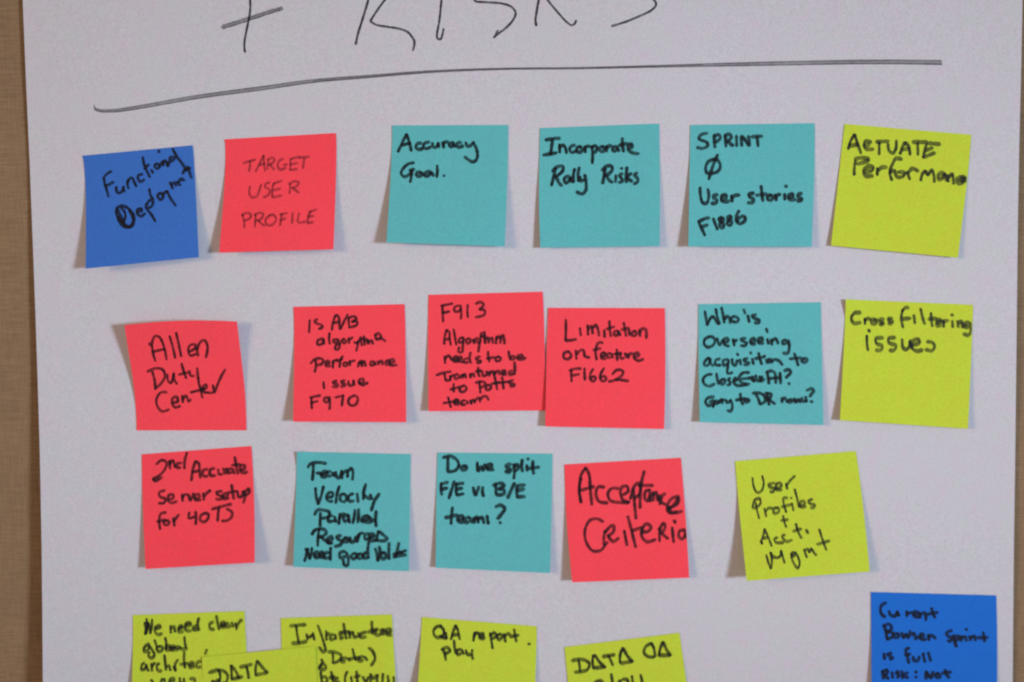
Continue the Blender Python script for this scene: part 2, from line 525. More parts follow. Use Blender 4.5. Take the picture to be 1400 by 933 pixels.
note(mat=RED, crop=(160, 420, S), corners=[(48, 115), (765, 92), (825, 787), (125, 787)], bow=(14, 12, -16, 0), peak=0.62, shadow=(20, 12), flip=True, power=1.5, w=3.6, full=0.84,
     label="coral red sticky note about a duty center, its top curling off the sheet",
     lines=[
    ("Allen", "245 345 228 285 225 215 245 185 272 195 300 260 315 335;205 230 217 246;230 285 302 268;335 185 355 250 370 325;378 165 395 240 410 315;462 285 497 265 500 242 470 242 455 270 470 310 502 300;508 262 518 312;512 270 530 225 556 213 576 250 568 322"),
    ("Duty", "225 410 240 470 245 525;195 412 245 392 290 400 305 440 280 490 245 520;320 430 325 470 345 485 362 425;362 420 365 460 382 490;412 362 425 410 442 455;395 430 452 418;460 405 470 440 492 440;512 392 515 430 522 480"),
    ("Center", "318 545 280 545 252 590 260 640 290 665 330 655;355 612 387 600 380 572 355 582 352 620 375 640 402 630;415 565 420 610;418 592 440 565 457 605;457 602 470 590;520 480 535 530 545 578;470 545 562 520;547 525 572 512 565 495 548 507 552 540 582 545;585 548 622 543 640 500 665 440 690 400;612 500 622 540")])

note(mat=RED, crop=(380, 400, S), corners=[(98, 92), (807, 75), (818, 828), (97, 825)], bow=(6, 4, 0, 0), peak=0.3, shadow=(14, 11), w=3.5, full=0.85,
     label="coral red sticky note asking about an A/B algorithm performance issue",
     lines=[
    ("1s A/B", "240 195 235 340;330 185 295 210 320 230 370 250 395 275 350 295;500 310 510 220 540 140;540 140 570 150 590 300;515 230 580 215;680 125 640 210 600 300;690 170 700 280;690 170 760 155 780 180 730 215;730 215 790 210 785 250 700 280", (395, 415, 165 / 1400)),
    ("algorythm", "395 410 340 430 330 475 380 470 400 420;400 415 408 472;470 345 465 420 475 470;560 415 515 425 525 455 567 445;570 420 590 470 575 530 540 530 545 490 590 470;635 410 615 435 640 465 665 440 635 410;690 400 700 460;700 425 737 395;760 450 790 460 815 430;800 440 795 490 780 550;830 390 845 490;815 420 870 405;870 380 880 480;880 430 905 420 915 470;920 430 930 470;930 445 960 430 970 475;1000 360 1010 420;1000 370 1040 350 1065 380 1055 410 1010 415;1060 395 1120 440", (395, 415, 165 / 1400)),
    ("performance", "310 660 315 730 300 800;255 700 300 650 370 640 400 665 380 700 320 720;425 707 467 690 455 667 425 682 430 725 482 725;510 665 510 750;512 700 535 660 562 655;628 612 605 640 592 690 590 742;550 672 618 645;655 685 632 700 640 725 668 722 680 700 655 685;705 668 708 725;708 692 730 672 762 665;800 735 815 680;812 700 835 668 848 730;850 700 875 670 892 732;985 675 950 685 945 715 975 720 995 690;995 685 1005 718;1030 670 1040 710;1040 690 1075 670 1087 712;1172 660 1130 670 1130 710 1182 710;1160 692 1222 680 1210 650 1170 667 1180 720 1250 715", (395, 415, 165 / 1400)),
    ("issue", "290 570 295 615;374 565 350 572 357 582 380 587 378 600 350 602;427 562 405 568 412 582 430 587 425 598 402 600;450 565 455 592 475 592 482 562;482 562 488 590;517 580 545 572 545 552 520 557 518 580 540 590 574 577"),
    ("F970", "215 672 215 710 218 742;205 672 240 662 270 658;215 705 252 695;322 670 298 675 295 695 315 700 330 680;328 668 332 710 328 745;365 670 420 658;418 658 410 700 408 725;480 660 455 675 448 700 462 720 490 718 508 695 505 668 480 658")])

note(mat=RED, crop=(570, 390, S), corners=[(75, 62), (802, 42), (818, 800), (75, 805)], bow=(-4, 6, 0, 0), peak=0.4, shadow=(11, 3), w=3.5, full=0.86,
     label="coral red sticky note with six lines of writing, its edge touching the limitation note",
     lines=[
    ("F913", "162 130 165 180 168 232;155 132 190 125 227 118;165 178 207 168;267 130 242 140 240 165 265 168 280 145;278 130 282 175 280 215;325 125 322 165 325 205;375 120 405 108 425 125 400 155;400 155 435 165 428 190 375 205"),
    ("Algorythm", "195 220 200 150 220 80;220 80 245 100 250 160 262 230;205 175 250 170;290 75 300 150 315 225;385 155 345 170 345 205 380 195;388 160 380 240 370 300 335 295 345 250;430 165 410 185 425 215 450 200 450 170 430 165;480 175 490 215;488 190 515 165 532 175;515 190 535 215 555 180;560 110 545 200 530 295;590 100 590 160 600 215;555 150 602 140;600 177 625 155 635 210;640 182 665 155 675 210;710 145 705 215;705 182 735 140 750 180 745 210;745 172 775 130 785 170 790 215", (580, 440, 180 / 1292)),
    ("needs to be", "200 340 205 410;205 375 235 335 255 345 265 380;290 377 325 362 320 342 290 352 290 385 332 390;335 377 370 362 360 347 335 357 340 390 382 395;425 360 395 370 395 400 430 395;455 300 445 360 460 405;547 345 510 362 530 380 560 385 540 405 515 400;628 295 630 350 640 395;615 362 690 350;725 345 700 360 705 385 740 385 750 355 725 345;828 290 835 340 845 370;840 360 870 340 895 350 880 370 845 372;915 362 965 347 955 327 920 337 920 370 960 375 995 355", (580, 440, 180 / 1292)),
    ("transitioned", "120 525 180 505 262 490;200 510 205 550 215 575 260 570;255 530 260 565;258 547 287 520;330 515 300 530 305 560 335 550;340 525 352 555;370 520 375 555;375 537 400 515 407 550;450 510 455 550;455 527 480 510 492 540;530 450 530 500 545 540;505 490 562 480;570 490 580 530 605 530;612 490 616 530;640 490 640 535;640 512 670 485 685 525;695 490 690 540 695 560;695 507 725 480 737 520;765 512 800 497 790 477 765 492 770 520 807 520;865 480 835 495 840 520 875 510;885 400 890 460 885 520", (580, 440, 180 / 1292)),
    ("to Potts", "290 610 285 650 290 690;255 665 310 650 357 640;380 630 350 650 355 685 395 685 415 655 400 632 380 630;540 600 545 650 550 700;505 600 560 590 600 600 580 635 545 650;630 620 605 635 610 665 645 665 655 635 630 620;695 555 705 610 715 665;660 610 742 595;765 545 770 600 780 660;740 600 822 590;872 575 830 592 845 607 885 617 880 635 840 630", (580, 440, 180 / 1292)),
    ("team", "235 740 245 790 262 840;185 800 250 790 332 770;290 797 335 787 325 767 295 777 300 810 342 810;400 770 365 785 370 815 405 810;418 780 430 805;455 772 465 808;463 790 485 765 497 800;497 785 535 745 548 790;548 770 580 735 612 738 630 772", (580, 440, 180 / 1292))])

note(mat=RED, crop=(730, 405, S), corners=[(92, 75), (835, 77), (830, 848), (73, 832)], bow=(-4, 6, 0, 0), peak=0.5, shadow=(10, 8), w=3.7, base=0.0007, full=0.85,
     label="coral red sticky note about a limitation on feature F1662",
     lines=[
    ("Limitation", "205 150 205 220 202 285;202 285 235 282 270 275;292 205 298 252;342 185 345 248;345 217 365 190 375 240;375 207 395 185 408 215 414 252;450 218 452 262;482 160 485 215 490 258;465 210 512 195;535 220 515 225 512 248 530 250 540 225;540 225 552 250;572 170 580 215 588 255;560 215 607 205;606 215 610 250;645 222 628 230 628 252 645 252 655 235 645 222;672 215 678 258;675 234 695 205 715 215 717 268"),
    ("on feature", "222 355 195 362 190 392 215 402 238 380 222 355;268 348 272 400;270 372 300 345 318 350 325 385 354 392;440 300 418 295 402 310 395 360 400 405;378 345 427 335;430 387 452 380 450 360 432 367 430 395 457 402;490 365 470 370 468 392 488 392;495 368 502 395;528 340 530 380 532 410;510 370 557 362;552 365 555 395 575 395;582 365 592 392;600 370 602 395;602 384 615 368 632 370;640 387 668 380 662 362 642 372 642 398 670 412 697 402"),
    ("F1662", "238 470 238 505 240 545;228 475 262 465 300 462;240 508 287 498;325 460 323 495 325 535;377 465 360 500 360 530 378 545 395 530 385 512 362 522;447 460 425 500 422 530 442 545 460 530 450 512 425 522;502 500 530 472 568 480 560 508 520 536 476 546;520 534 560 535 604 541")])

note(mat=TEAL, crop=(940, 400, S), corners=[(70, 75), (850, 63), (867, 845), (78, 828)], bow=(-3, 0, 0, 0), shadow=(11, 9), w=4.0,
     label="teal sticky note with five lines asking who is overseeing an acquisition",
     lines=[
    ("Who is", "105 125 120 200 130 270;130 270 175 190 197 175;197 175 250 262;225 100 240 180 262 260;285 85 300 160 315 245;315 212 350 175 370 200 374 247;410 180 385 200 400 230 450 235 465 205 430 180 410 180;565 165 580 240;520 105 535 145;652 160 610 172 635 197 685 217 680 245 640 245", (950, 410, 180 / 1400)),
    ("overseeing", "160 395 110 420 100 470 135 505 190 485 215 440 190 400 150 392;235 410 265 480 302 420;310 457 355 442 345 412 310 427 315 480 362 495;405 420 420 490;415 452 447 425;542 410 490 422 510 442 550 457 540 485 490 490;600 457 640 442 630 412 595 427 600 470 642 475;680 447 720 432 715 407 675 417 680 460 732 465;760 310 772 345;770 420 785 470;815 420 820 480;820 447 855 410 887 467;970 430 935 440 940 475 985 455;995 430 1005 510 985 570 940 565", (950, 410, 180 / 1400)),
    ("acquisition to", "150 70 105 110 100 150 140 150 165 85;155 75 165 120 192 160;267 85 225 100 220 145 272 155;350 90 305 105 305 150 345 140;360 95 350 180 350 240 402 230;395 85 405 140 430 155 452 100;480 90 490 145;450 30 460 45;562 80 520 97 545 117 580 127 560 150 525 145;610 85 625 140;590 15 600 30;680 20 690 80 710 140;640 85 742 65;760 90 770 130;740 50 745 60;790 85 780 120 820 110 802 85;820 122 850 90 900 110 932 150;1060 25 1080 90 1100 155;1010 85 1132 75;1165 80 1140 100 1160 125 1195 110 1195 85 1165 80", (950, 480, 180 / 1400)),
    ("Close", "180 250 130 255 90 300 100 350 150 375 207 350;230 240 240 300 250 355;300 300 275 320 285 350 315 345 320 310 300 300;375 290 355 310 375 330 365 360 345 360;420 322 450 307 430 290 410 320 430 360 482 370;577 230 510 235 475 280 490 330 552 355;480 370 582 350;500 300 577 290;575 280 600 300 632 330;612 270 632 330;650 260 660 310 690 320 717 270;690 270 700 320 742 300;770 230 780 290 790 350;760 230 815 215 850 235 860 345;905 230 915 350;800 292 912 285;950 215 1000 200 1020 230 985 270 970 290;1000 340 1008 355", (950, 480, 180 / 1400)),
    ("to DR now?", "202 490 140 500 115 540 140 580 197 560;160 545 202 530 192 600;235 530 215 545 230 565 250 540;250 540 257 560;280 510 290 560;258 532 312 522;330 520 345 550 377 530;380 520 400 580 385 640 350 635;485 455 490 520 510 570;440 525 532 505;555 510 530 525 550 545 580 530 555 510;650 460 680 520 695 570;615 450 690 450 740 480 750 530 700 570;770 455 780 510 790 575;750 450 810 460 800 500 770 515;790 515 852 565;925 500 930 550;930 532 960 500 982 547;1010 515 995 535 1015 550 1035 530 1010 515;1060 505 1075 545 1100 515 1120 545 1142 500;1180 490 1190 540;1150 540 1192 535;1195 420 1240 400 1265 430 1235 470 1230 490;1240 535 1248 545", (950, 480, 180 / 1400))])

note(mat=YELLOW, crop=(1140, 395, 205 / 933), corners=[(75, 66), (867, 100), (835, 872), (38, 818)], bow=(2, 2, 0, 0), shadow=(11, 12), corner=0.002, w=3.8, nib=0.55, full=0.86,
     label="lime yellow sticky note reading cross filtering issues, right of the acquisition note",
     lines=[
    ("cross filtering", "167 150 130 150 108 180 125 215 167 210;192 185 195 220;195 202 210 185 227 190;255 190 235 195 235 215 258 215 268 200 255 190;312 190 285 195 292 208 312 212 300 222 285 220;362 185 340 190 345 202 367 205 355 218 340 215;430 130 420 180 430 240;425 140 445 118 467 118;425 190 477 185;498 165 505 215;542 125 552 170 565 220;605 150 608 195 615 235;590 190 642 185;640 212 662 207 660 190 642 200 642 225 664 230;680 195 684 240;684 217 695 200 714 200;738 200 742 240;735 160 738 168;770 200 775 240;775 217 795 205 802 242;845 210 818 215 818 238 842 235;852 212 855 265 835 290 808 280"),
    ("issues", "205 290 205 340 212 385;215 255 222 270;307 305 262 312 268 340 302 355 295 380 262 382;382 305 340 310 345 335 387 355 375 382 345 382;425 315 430 365 450 378 470 360 477 320;472 330 485 372;490 352 532 337 525 315 490 327 490 370 520 388 552 380;580 330 612 335 628 355 615 385 572 378")])

note(mat=RED, crop=(175, 600, S), corners=[(88, 100), (787, 47), (808, 790), (112, 832)], bow=(-4, 8, 0, 0), peak=0.45, shadow=(11, 13), w=3.8, full=0.84,
     label="coral red sticky note about a second server setup, beside the team velocity note",
     lines=[
    ("2nd Accurate", "180 165 215 138 245 150 235 195 195 240 160 255;158 258 172 270 217 245;265 140 268 190;268 162 285 140 300 182;340 155 315 160 310 182 335 185;375 90 362 140 360 190;405 265 412 200 430 145;430 145 450 160 455 200 462 250;408 215 452 205;507 195 480 205 478 235 507 240;552 190 525 200 525 232 557 235;575 195 580 225 600 225;608 190 617 225;628 190 632 222;660 190 642 198 642 218 660 215;668 192 677 222;680 118 690 170 700 225;665 170 717 165;715 202 745 192 742 168 718 177 718 210 740 220 762 210"),
    ("server setup", "234 330 198 345 205 370 238 385 230 410 195 412;257 387 290 377 285 357 260 362 258 400 280 410 310 400;345 355 350 400;350 377 362 358 377 358;385 355 398 395 417 350;427 382 455 374 450 354 428 362 428 390 462 392;480 348 485 390;485 372 500 350 527 330;597 335 565 342 572 358 595 368 588 388 562 385;607 372 635 364 630 347 608 354 608 382 642 380;660 295 668 340 675 385;640 345 697 335;700 340 705 370 725 370 732 335;740 335 745 370 735 410;742 342 770 320 772 345 745 365"),
    ("for 90TB", "242 470 210 480 200 520 205 578;185 530 232 518;245 520 230 530 235 550 255 548 262 530 245 520;290 505 295 555;292 532 305 510 324 485;392 470 388 505 422 500;432 465 435 510 432 548;490 475 465 490 462 520 485 530 508 515 512 485 490 472;535 450 590 435 657 418;580 440 575 480 572 525;630 450 660 465 662 495 640 520 600 525")])

note(mat=TEAL, crop=(385, 605, S), corners=[(97, 60), (823, 75), (812, 822), (75, 795)], bow=(2, 0, 0, 0), shadow=(12, 10), corner=0.0014, w=4.3,
     label="teal sticky note about team velocity and parallel resources, crowded with five lines",
     lines=[
    ("Team", "240 150 265 115 310 100 370 98 435 110;300 115 298 190 290 285;375 227 420 217 445 197 410 190 385 217 390 250 432 255;480 195 450 205 445 240 485 240;505 205 517 242;540 200 545 250 570 265 590 215;600 185 605 270;605 230 650 180 665 220 660 255;665 205 700 160 720 190 715 280;335 212 375 215", (390, 620, 180 / 1400)),
    ("Velocity", "320 370 330 450 350 540;350 540 380 460 407 350;440 472 500 457 505 422 470 417 440 457 450 505 502 510;575 350 550 430 540 530;620 430 590 445 590 500 630 515 655 470 620 430;722 430 680 450 680 505 732 505;765 430 775 520;855 330 835 410 830 490;830 440 870 470 902 490;1000 430 950 510 915 610;905 440 925 492", (390, 620, 180 / 1400)),
    ("Parallel", "375 90 370 150 370 230;315 110 345 60 400 60 470 85 460 130 390 150;502 120 460 135 460 180 510 175;525 130 537 187;580 100 570 210;575 152 600 105 632 100;668 110 622 130 630 180 668 160;670 108 684 195;740 60 735 130 720 200;780 50 780 120 775 190;812 172 880 152 880 122 830 132 810 175 870 190 922 180;965 70 960 150 965 230;890 130 930 170 952 160", (390, 690, 180 / 1400)),
    ("Resources", "360 260 350 350 345 440;285 320 320 270 400 260 440 300 400 340 360 345;380 345 430 390 482 420;452 387 500 372 490 342 455 352 450 400 502 410;592 330 550 345 570 375 610 390 580 430 525 445;640 350 620 380 650 400 680 375 640 350;690 350 700 400 735 390 747 345;780 320 765 400;775 352 800 310 832 310;892 310 850 320 850 365 902 365;902 352 945 337 930 312 895 327 905 390 962 380;990 280 975 350 970 390;1000 290 1050 330 1085 365 1050 385 960 380", (390, 690, 180 / 1400)),
    ("need good vol", "205 600 225 530 240 470;215 470 245 520 260 580;260 580 275 520 282 460;312 542 350 527 340 502 310 512 315 560 362 565;372 542 400 527 395 507 370 517 375 560 422 560;460 510 420 525 425 570 482 560;485 460 480 520 480 590;630 500 580 520 590 570 640 550;650 510 670 580 660 650 625 640 620 590;730 520 700 545 720 580 750 560 755 525 730 520;790 525 770 550 790 580 820 560 815 530 790 525;860 510 830 540 845 575 882 560;890 400 880 480 885 570;960 470 980 540 985 600;985 600 1010 520 1000 450;1040 510 1020 540 1035 580 1065 565 1065 525 1040 510;1105 410 1100 490 1105 580;1210 410 1190 490 1170 560;1150 530 1220 510 1282 490;1150 560 1210 545 1282 540;1215 500 1252 520", (390, 690, 180 / 1400))])

note(mat=TEAL, crop=(580, 605, S), corners=[(85, 65), (817, 73), (802, 834), (73, 800)], bow=(-3, 2, 0, 0), shadow=(8, 9), w=4.6,
     label="teal sticky note asking do we split F/E vs B/E teams",
     lines=[
    ("Do we split", "150 95 152 140 150 185;120 97 165 88 210 115 220 150 195 180 150 188;255 150 240 158 242 178 262 175 270 160 255 150;338 128 345 182 365 155 375 180 387 140;402 167 432 157 428 140 405 147 402 172 442 175;552 140 522 150 530 164 550 172 542 188 518 185;570 140 575 190 572 232;572 157 592 142 602 158 590 178 575 182;625 110 622 150 628 185;655 145 658 182;662 103 664 110;695 120 692 160 698 200;670 167 732 158"),
    ("F/E vs B/E", "108 262 108 300 112 335;108 267 152 255;110 300 147 290;192 248 175 300 158 358;205 265 202 300 208 335;205 267 250 262;205 300 242 292;208 337 250 328;312 288 328 335 347 285;374 285 372 315 378 345;455 268 458 330;440 275 490 260 510 275 475 298;475 298 510 305 505 330 458 335;575 262 552 310 532 355;595 275 590 310 592 345;595 277 640 272;592 310 637 300;592 347 640 345"),
    ("teams?", "180 415 175 470 172 520;135 480 212 465;217 497 248 487 242 467 218 477 215 505 247 515;287 478 262 487 262 510 285 508;292 480 304 512;318 480 318 515;318 497 338 478 345 512;345 494 368 478 380 517;400 468 408 520;455 412 490 402 515 425 490 460 468 488;482 510 487 515")])

note(mat=RED, crop=(760, 610, S), corners=[(55, 118), (798, 75), (850, 840), (105, 870)], bow=(-10, 4, 0, 0), peak=0.5, shadow=(15, 10), w=4.2, full=0.84,
     label="coral red sticky note with large handwriting reading acceptance criteria",
     lines=[
    ("Acceptance", "178 412 160 300 170 160 220 68;220 68 255 140 265 270 282 435;172 410 158 290 175 170;175 290 302 255;402 260 345 260 320 320 350 400 437 415;542 275 480 270 440 320 460 390 560 410 642 415;572 342 635 302 630 252 580 257 560 320 590 390 652 405;690 280 700 420 715 570;660 377 700 250 740 220 760 270 740 340 700 370;795 105 765 230 755 350 755 465;740 242 882 245;850 288 812 300 802 370 828 398 850 345;850 285 856 402;882 310 884 395;884 340 910 310 930 392;945 340 950 430;1002 325 970 350 965 410 1002 430;1032 472 1120 422 1130 352 1070 372 1025 440 1040 510 1110 515 1165 495;1040 480 1110 400 1120 370;1035 450 1060 505 1115 500", (770, 630, 180 / 1292)),
    ("criteria", "392 600 330 570 260 590 215 680 225 800 290 885 370 880 432 800;410 690 400 760 400 830;410 702 470 640 495 640 490 700 440 740;440 740 490 795 542 760;600 690 625 830;635 545 670 680 712 850;670 692 772 655;772 702 840 690 860 652 820 622 780 662 770 740 820 795 907 775;955 660 945 720 945 790;940 682 985 615 1000 650 985 690 950 710;970 715 1027 765;1070 655 1085 800;1090 585 1100 610;1192 680 1145 692 1135 740 1165 770 1200 722;1195 690 1212 765", (770, 630, 180 / 1292))])

note(mat=YELLOW, crop=(990, 605, 210 / 933), corners=[(67, 115), (800, 53), (885, 785), (138, 842)], bow=(-4, 6, 0, 0), shadow=(28, 16), w=3.0, nib=0.6, full=0.88, power=1.5,
     label="lime yellow sticky note with thin slanted writing about user profiles, lifting well off the sheet",
     lines=[
    ("User", "172 215 180 270 200 305 225 295 240 250 232 205;307 245 270 257 278 272 305 282 300 300 280 300;317 282 348 264 342 247 318 257 318 285 352 288;375 250 385 285;378 267 400 235 430 205"),
    ("Profiles", "190 365 200 410 212 462;172 395 185 350 215 342 220 370 195 395 175 400;245 400 255 450;250 427 270 400 292 402;318 395 302 405 305 430 328 428 335 405 318 395;385 338 362 340 360 365 370 400 378 425;350 394 407 378;412 370 422 415;408 335 411 342;428 285 445 340 455 395;462 387 490 374 485 357 465 364 465 392 497 390;537 345 512 357 525 374 552 382 540 400 525 395"),
    ("*small marker plus sign between two words", "358 445 368 490 378 515;345 475 388 468"),
    ("Acct.", "150 350 135 305 160 230 185 100;120 300 146 352;185 100 240 220 305 395;160 262 245 242;402 240 350 280 382 330 502 335;522 200 482 230 520 290 560 310 642 285;705 10 740 140 800 260;660 142 802 100;880 115 915 180", (1030, 715, 115 / 1400)),
    ("Mgmt", "215 540 250 660 290 765;295 765 312 640 287 490;285 490 330 555 400 580 448 550 460 465;462 460 490 560 520 665;692 490 640 510 650 560 702 522;702 490 750 590 770 680 740 760 690 700 640 590 630 520;840 440 890 580;855 470 905 440 925 495;930 500 962 430;962 422 1010 500 1052 540;1100 110 1150 280 1220 460;1060 362 1272 302", (1030, 715, 115 / 1400))])

note(mat=BLUE2, crop=(1175, 795, 220 / 1400), corners=[(100, 93), (1190, 123), (1196, 1150), (108, 1135)], bow=(0, 6, 0, 0), shadow=(9, 6), w=4.2,
     label="bright blue sticky note about a full sprint, in the lower corner by the sheet's edge",
     lines=[
    ("Current", "232 188 192 212 188 280 226 312;258 258 268 292 310 302 330 262;328 266 345 302;410 260 415 305;412 282 452 270;472 292 510 282 500 267 475 272 475 300 512 315;525 275 530 320;530 292 570 275 580 340;630 235 640 280 660 315;600 287 682 270"),
    ("Bowser sprint", "215 385 230 440 240 505;205 390 260 375 280 410 240 440;240 440 290 450 285 485 240 505;325 455 305 465 310 490 340 485 340 460 325 455;370 450 385 490 405 460 425 490 442 430;482 450 460 462 490 477 510 490 480 500;527 482 560 472 550 457 530 462 535 500 582 505;600 465 605 515;605 492 625 470 662 500;802 430 755 452 770 477 800 492 795 520 770 515;820 470 830 520 845 570;825 482 860 475 865 500 835 515;880 480 885 520;885 497 907 480;925 480 930 520;930 415 935 425;960 480 965 515;965 497 1000 480 1007 517;1080 445 1085 490 1090 525;1030 492 1117 490"),
    ("is full", "215 630 220 680;277 625 245 637 270 657 290 667 265 680;432 580 405 602 415 650 430 710;395 642 442 635;470 655 475 690 510 690 522 655;555 625 560 660 570 700;600 620 610 660 620 695"),
    ("Risk: Not", "200 780 210 850;195 792 240 770 245 795 215 815;220 815 252 850;285 790 290 840;342 785 320 797 345 817 330 840;370 780 375 845;422 795 380 820 427 840;490 785 495 795;490 830 495 838;580 850 585 790 620 840 642 785;685 800 665 815 675 840 705 830 685 800;745 770 755 810 782 840;720 802 797 790")])

C4 = 220 / 1400
note(mat=YELLOW, crop=(165, 825, C4), corners=[(105, 103), (1077, 68), (1130, 1070), (85, 1100)], bow=(6, 0, 0, 0), shadow=(15, 0.5), w=3.6, nib=0.55, full=0.86,
     label="lime yellow sticky note asking for clear global architecture, partly covered by the DATA note",
     lines=[
    ("We need clear", "75 110 85 200 85 265;100 60 105 160 100 250;85 265 127 120;125 110 150 250;175 70 165 170 150 255;217 192 287 172 270 150 215 177 215 240 260 270 302 255;415 150 420 250;415 192 460 165 477 232;522 202 567 172 560 150 525 182 525 230 582 230;612 152 682 137 670 110 620 122 610 190 640 220 692 215;762 150 715 180 725 205 782 190;790 50 775 120 790 215;977 100 935 140 940 190 992 200;1025 20 1035 110 1055 200;1082 152 1132 132 1130 110 1090 122 1090 160 1142 167;1182 120 1145 140 1160 165 1212 155;1225 110 1242 167;1275 120 1290 200;1285 172 1320 110 1357 75", (190, 840, 145 / 1400)),
    ("global", "132 390 70 440 70 490 110 480 142 412;140 420 180 480 205 540 165 580 125 540 142 502;205 340 225 400 235 450;272 420 235 450 255 490 300 485 310 440 272 420;345 310 360 390 350 470;355 442 400 420 410 460 360 480;472 420 430 430 425 455 482 442;480 430 545 440;410 477 522 462;600 300 605 380 620 440;545 432 560 460 637 455;895 470 875 525", (190, 840, 145 / 1400)),
    ("archi tec", "72 640 40 670 35 730 80 720 97 662;95 670 127 752;165 650 175 750;175 692 207 640;272 650 240 670 250 740 302 750;335 540 345 640 355 740;360 702 395 680 412 742;455 690 477 742;512 600 475 670 482 750;600 500 595 610 605 710;545 662 642 650;662 682 722 652 700 630 665 662 670 700 732 690;812 620 770 640 760 690 812 698", (190, 840, 145 / 1400)),
    ("views", "265 665 280 690 300 740;365 655 350 690 352 740;380 655 390 740;432 690 465 677 460 657 430 667 430 720 470 725;515 650 520 720;550 655 555 720;520 700 555 700;602 660 642 662 640 700 600 725")])

note(mat=YELLOW, crop=(370, 825, 190 / 1400), corners=[(103, 150), (1222, 113), (1290, 1290), (130, 1330)], bow=(0, 0, 0, 0), shadow=(0.5, 6), w=3.6, nib=0.55, full=0.86,
     label="lime yellow sticky note headed infrastructure data, overlapped at its side by the DATA note",
     lines=[
    ("Infrastructure", "195 227 270 220 357 215;255 225 265 300 285 400;215 402 280 400 362 385;360 310 375 370;370 332 400 345;425 300 440 370;400 345 422 315;475 225 500 290 530 380 555 470;490 442 530 490 557 475;560 280 565 370;565 322 587 300;632 310 600 332 605 365 642 360;650 315 657 362;717 290 695 302 705 332 725 350 700 360;735 205 745 270 765 360;712 300 792 285;790 280 800 350;800 312 832 290;835 300 845 340 872 335;885 300 890 340;962 290 910 312 905 345 962 340;1020 185 1020 250 1030 310;980 292 1082 260;1060 270 1065 320 1100 320;1110 265 1112 320;1130 255 1140 320;1140 287 1162 265;1170 302 1210 287 1205 262 1170 267 1170 310 1217 325"),
    ("Data)", "625 500 630 560 625 605;580 492 640 490 710 530 690 575 630 605;767 550 725 562 710 590 750 590;775 555 802 580;825 460 845 530 860 575;790 562 900 545;932 535 890 552 890 580 930 575;945 540 972 575;990 450 1030 490 1050 550 1040 590 1010 630"),
    ("and", "512 565 525 600;500 642 530 610 555 640 545 665 490 660 512 610"),
    ("*crowded third line of marker writing", "505 690 510 750 520 810;522 750 550 740 570 790 525 812;610 690 620 740 630 810;590 752 652 742;680 752 655 772 665 802 690 790;770 690 750 740 750 810;810 740 820 810;865 685 870 740 880 810;845 742 900 732;930 740 960 790 985 742;1005 710 1010 810;1010 722 1040 760 1065 720;1080 720 1070 810;1130 710 1125 810;1180 730 1190 810;1240 740 1245 810")])

note(mat=YELLOW, crop=(165, 825, C4), corners=[(708, 468), (1692, 372), (1735, 1330), (722, 1420)], bow=(0, 0, 0, 0), shadow=(9, 6), base=0.0011, corner=0.0006, w=3.7, nib=0.55, full=0.86, stuck=0.3,
     label="lime yellow sticky note reading DATA, stuck across the infrastructure and global architecture notes",
     lines=[
    ("DATA", "767 605 852 577;848 580 865 630 860 680;850 582 900 592 930 632 920 680;960 540 965 600 965 665;960 545 1000 590 1030 652;965 662 1062 640;1040 557 1142 530;1095 550 1105 600 1115 655;1185 500 1175 560 1175 630;1190 500 1230 555 1277 602;1175 627 1277 605"),
    ("*first letters of a second line of marker writing", "800 672 806 740;806 700 850 672 858 735;900 690 880 715 905 730 920 705 900 690")])

note(mat=YELLOW, crop=(560, 835, 1 / 7), corners=[(118, 62), (1217, 150), (1170, 1262), (45, 1180)], bow=(4, 8, 0, 0), shadow=(24, 12), w=3.6, nib=0.45, stuck=0.1, power=1.3,
     label="lime yellow sticky note reading QA report play",
     lines=[
    ("QA report", "302 145 250 162 230 210 255 255 310 250 325 190 290 145;290 242 352 270;345 210 355 270;395 275 415 210 440 140;440 140 465 200 480 275;400 237 472 230;625 210 610 290;615 247 640 215 662 225;672 252 705 242 700 222 670 232 675 265 722 265;770 215 785 290 795 365;770 242 810 215 830 240 795 270;862 225 840 242 850 275 880 265 880 235 862 225;905 225 920 300;910 252 940 225 962 230;1000 180 1010 235 1020 300;960 252 1042 235;1140 315 1148 325"),
    ("play", "320 365 335 420 345 475;305 377 360 355 390 385 340 415;425 285 430 345 440 410;492 370 455 387 460 420 502 405;500 375 522 417;540 380 555 420 592 420;600 375 600 420 607 467")])

note(mat=YELLOW, crop=(760, 850, 1 / 7), corners=[(82, 245), (1182, 108), (1330, 1205), (190, 1340)], bow=(0, 4, 0, 0), shadow=(10, 8), w=3.8, nib=0.5,
     label="lime yellow sticky note reading DATA QA, tilted, below the acceptance criteria note",
     lines=[
    ("DATA QA", "155 377 210 362 280 370 320 405 300 460 230 480 180 487;215 365 225 420 230 480;360 320 350 380 360 450;370 320 420 390 472 442;360 447 472 435;450 337 562 320;505 330 525 370 545 420;640 250 615 320 615 400;645 255 680 320 732 382;620 402 737 380;912 210 860 242 845 300 880 335 937 340;915 205 940 260 950 340;1025 195 1000 260 985 325;1030 200 1060 270 1097 327;985 322 1097 325"),
    ("play", "375 600 385 660 392 720;365 590 430 572 450 600 390 640;530 500 540 570 548 640;622 562 600 590 615 630 650 610;640 552 685 560 690 640;730 520 742 600 775 620;810 510 825 580 830 680")])


GROUP = "sticky notes on the flip chart sheet"


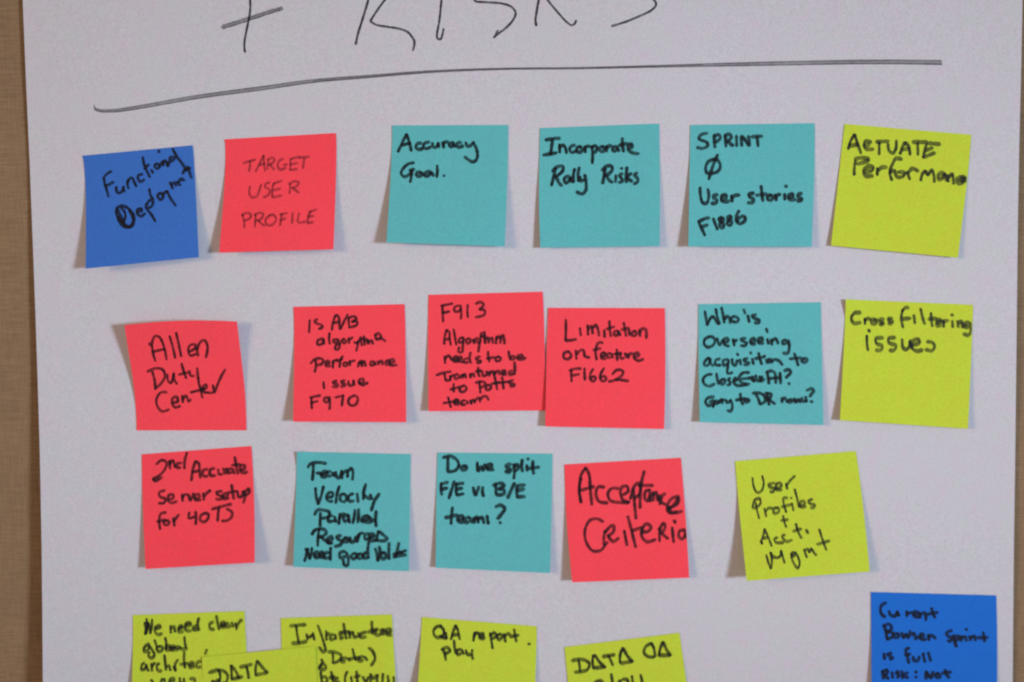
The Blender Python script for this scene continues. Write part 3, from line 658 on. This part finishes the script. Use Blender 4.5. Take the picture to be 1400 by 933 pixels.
def build_note(k):
    ox, oy, s = k["crop"]
    c = [(ox + x * s, oy + y * s) for x, y in k["corners"]]           # TL TR BR BL
    bL, bR, bT, bB = [b * s for b in k.get("bow", (0, 0, 0, 0))]
    pk = k.get("peak", 0.4)
    sl, sr = k["shadow"]
    flip = k.get("flip", False)
    base = k.get("base", 0.0004)
    power = k.get("power", 1.55)
    v0 = k.get("stuck", 0.2)

    # paper edge height from the width of the shade it throws (window light from the right)
    def lift_for(wpx, px):
        x = (px - 700) * 0.000475
        return wpx * 0.000475 / ((3.0 - x) / 2.35 + x / DIST)
    hl, hr = lift_for(sl, c[3][0]), lift_for(sr, c[2][0])
    wob = rnd.uniform(-1, 1)

    def shape(t):       # bow profile with its peak at pk
        e = math.log(0.5) / math.log(pk)
        return math.sin(math.pi * min(1, max(0, t)) ** e)

    def pix(u, v):
        x = (c[0][0] * (1 - u) + c[1][0] * u) * (1 - v) + (c[3][0] * (1 - u) + c[2][0] * u) * v
        y = (c[0][1] * (1 - u) + c[1][1] * u) * (1 - v) + (c[3][1] * (1 - u) + c[2][1] * u) * v
        x += bL * shape(v) * (1 - u) + bR * shape(v) * u
        y += bT * math.sin(math.pi * u) * (1 - v) + bB * math.sin(math.pi * u) * v
        return x, y

    def height(u, v, px, py):
        q = 1 - v if flip else v
        t = max(0.0, (q - v0) / (1 - v0))
        lift = (hl * (1 - u) + hr * u) * t ** power
        lift += (0.0007 * wob * math.sin(math.pi * u) + 0.00025 * math.sin(5.5 * u + 4 * v + 9 * wob)) * t
        lift += k.get('corner', 0.0) * max(0.0, 1 - u / 0.14) * max(0.0, 1 - v / 0.14)   # a dog-eared corner
        return sheet_height(px, py) + base + lift

    def uv(px, py):     # where on the note a point lies
        u = v = 0.5
        for _ in range(12):
            x, y = pix(u, v)
            ax, ay = pix(u + 0.01, v)
            bx, by = pix(u, v + 0.01)
            m00, m10, m01, m11 = (ax - x) * 100, (ay - y) * 100, (bx - x) * 100, (by - y) * 100
            det = m00 * m11 - m01 * m10
            ex, ey = px - x, py - y
            u += (ex * m11 - ey * m01) / det
            v += (m00 * ey - m10 * ex) / det
        return u, v

    def pos(u, v):
        px, py = pix(u, v)
        return at(px, py, height(u, v, px, py))

    def place(px, py, lift):
        u, v = uv(px, py)
        u2, v2 = min(0.996, max(0.004, u)), min(0.996, max(0.004, v))
        if (u2, v2) != (u, v):
            px, py = pix(u2, v2)
        return at(px, py, height(u2, v2, px, py) + 0.00006 + lift)

    vs, fs = sheet_mesh(pos, 30, 30, 0.00012)
    org = pos(0.5, 0.08)
    o = link("sticky_note", vs, fs, k["mat"], origin=org)
    o["label"] = k["label"]
    o["category"] = "sticky note"
    o["group"] = GROUP
    for text, lines, *frame in k["lines"]:
        fx, fy, fs_ = frame[0] if frame else k["crop"]
        st = [[(fx + x * fs_, fy + y * fs_) for x, y in q] for q in parse(lines)]
        v, f, a = ink_mesh(st, place, k.get("w", 4.0) * 1.1, k.get("nib", 0.15), k.get("full", 0.92))
        h = link("handwritten_line", v, f, INK, o, org, alpha=a)
        h["label"] = text[1:] if text[0] == "*" else "marker writing that reads " + text
    return o


for k in NOTES:
    build_note(k)
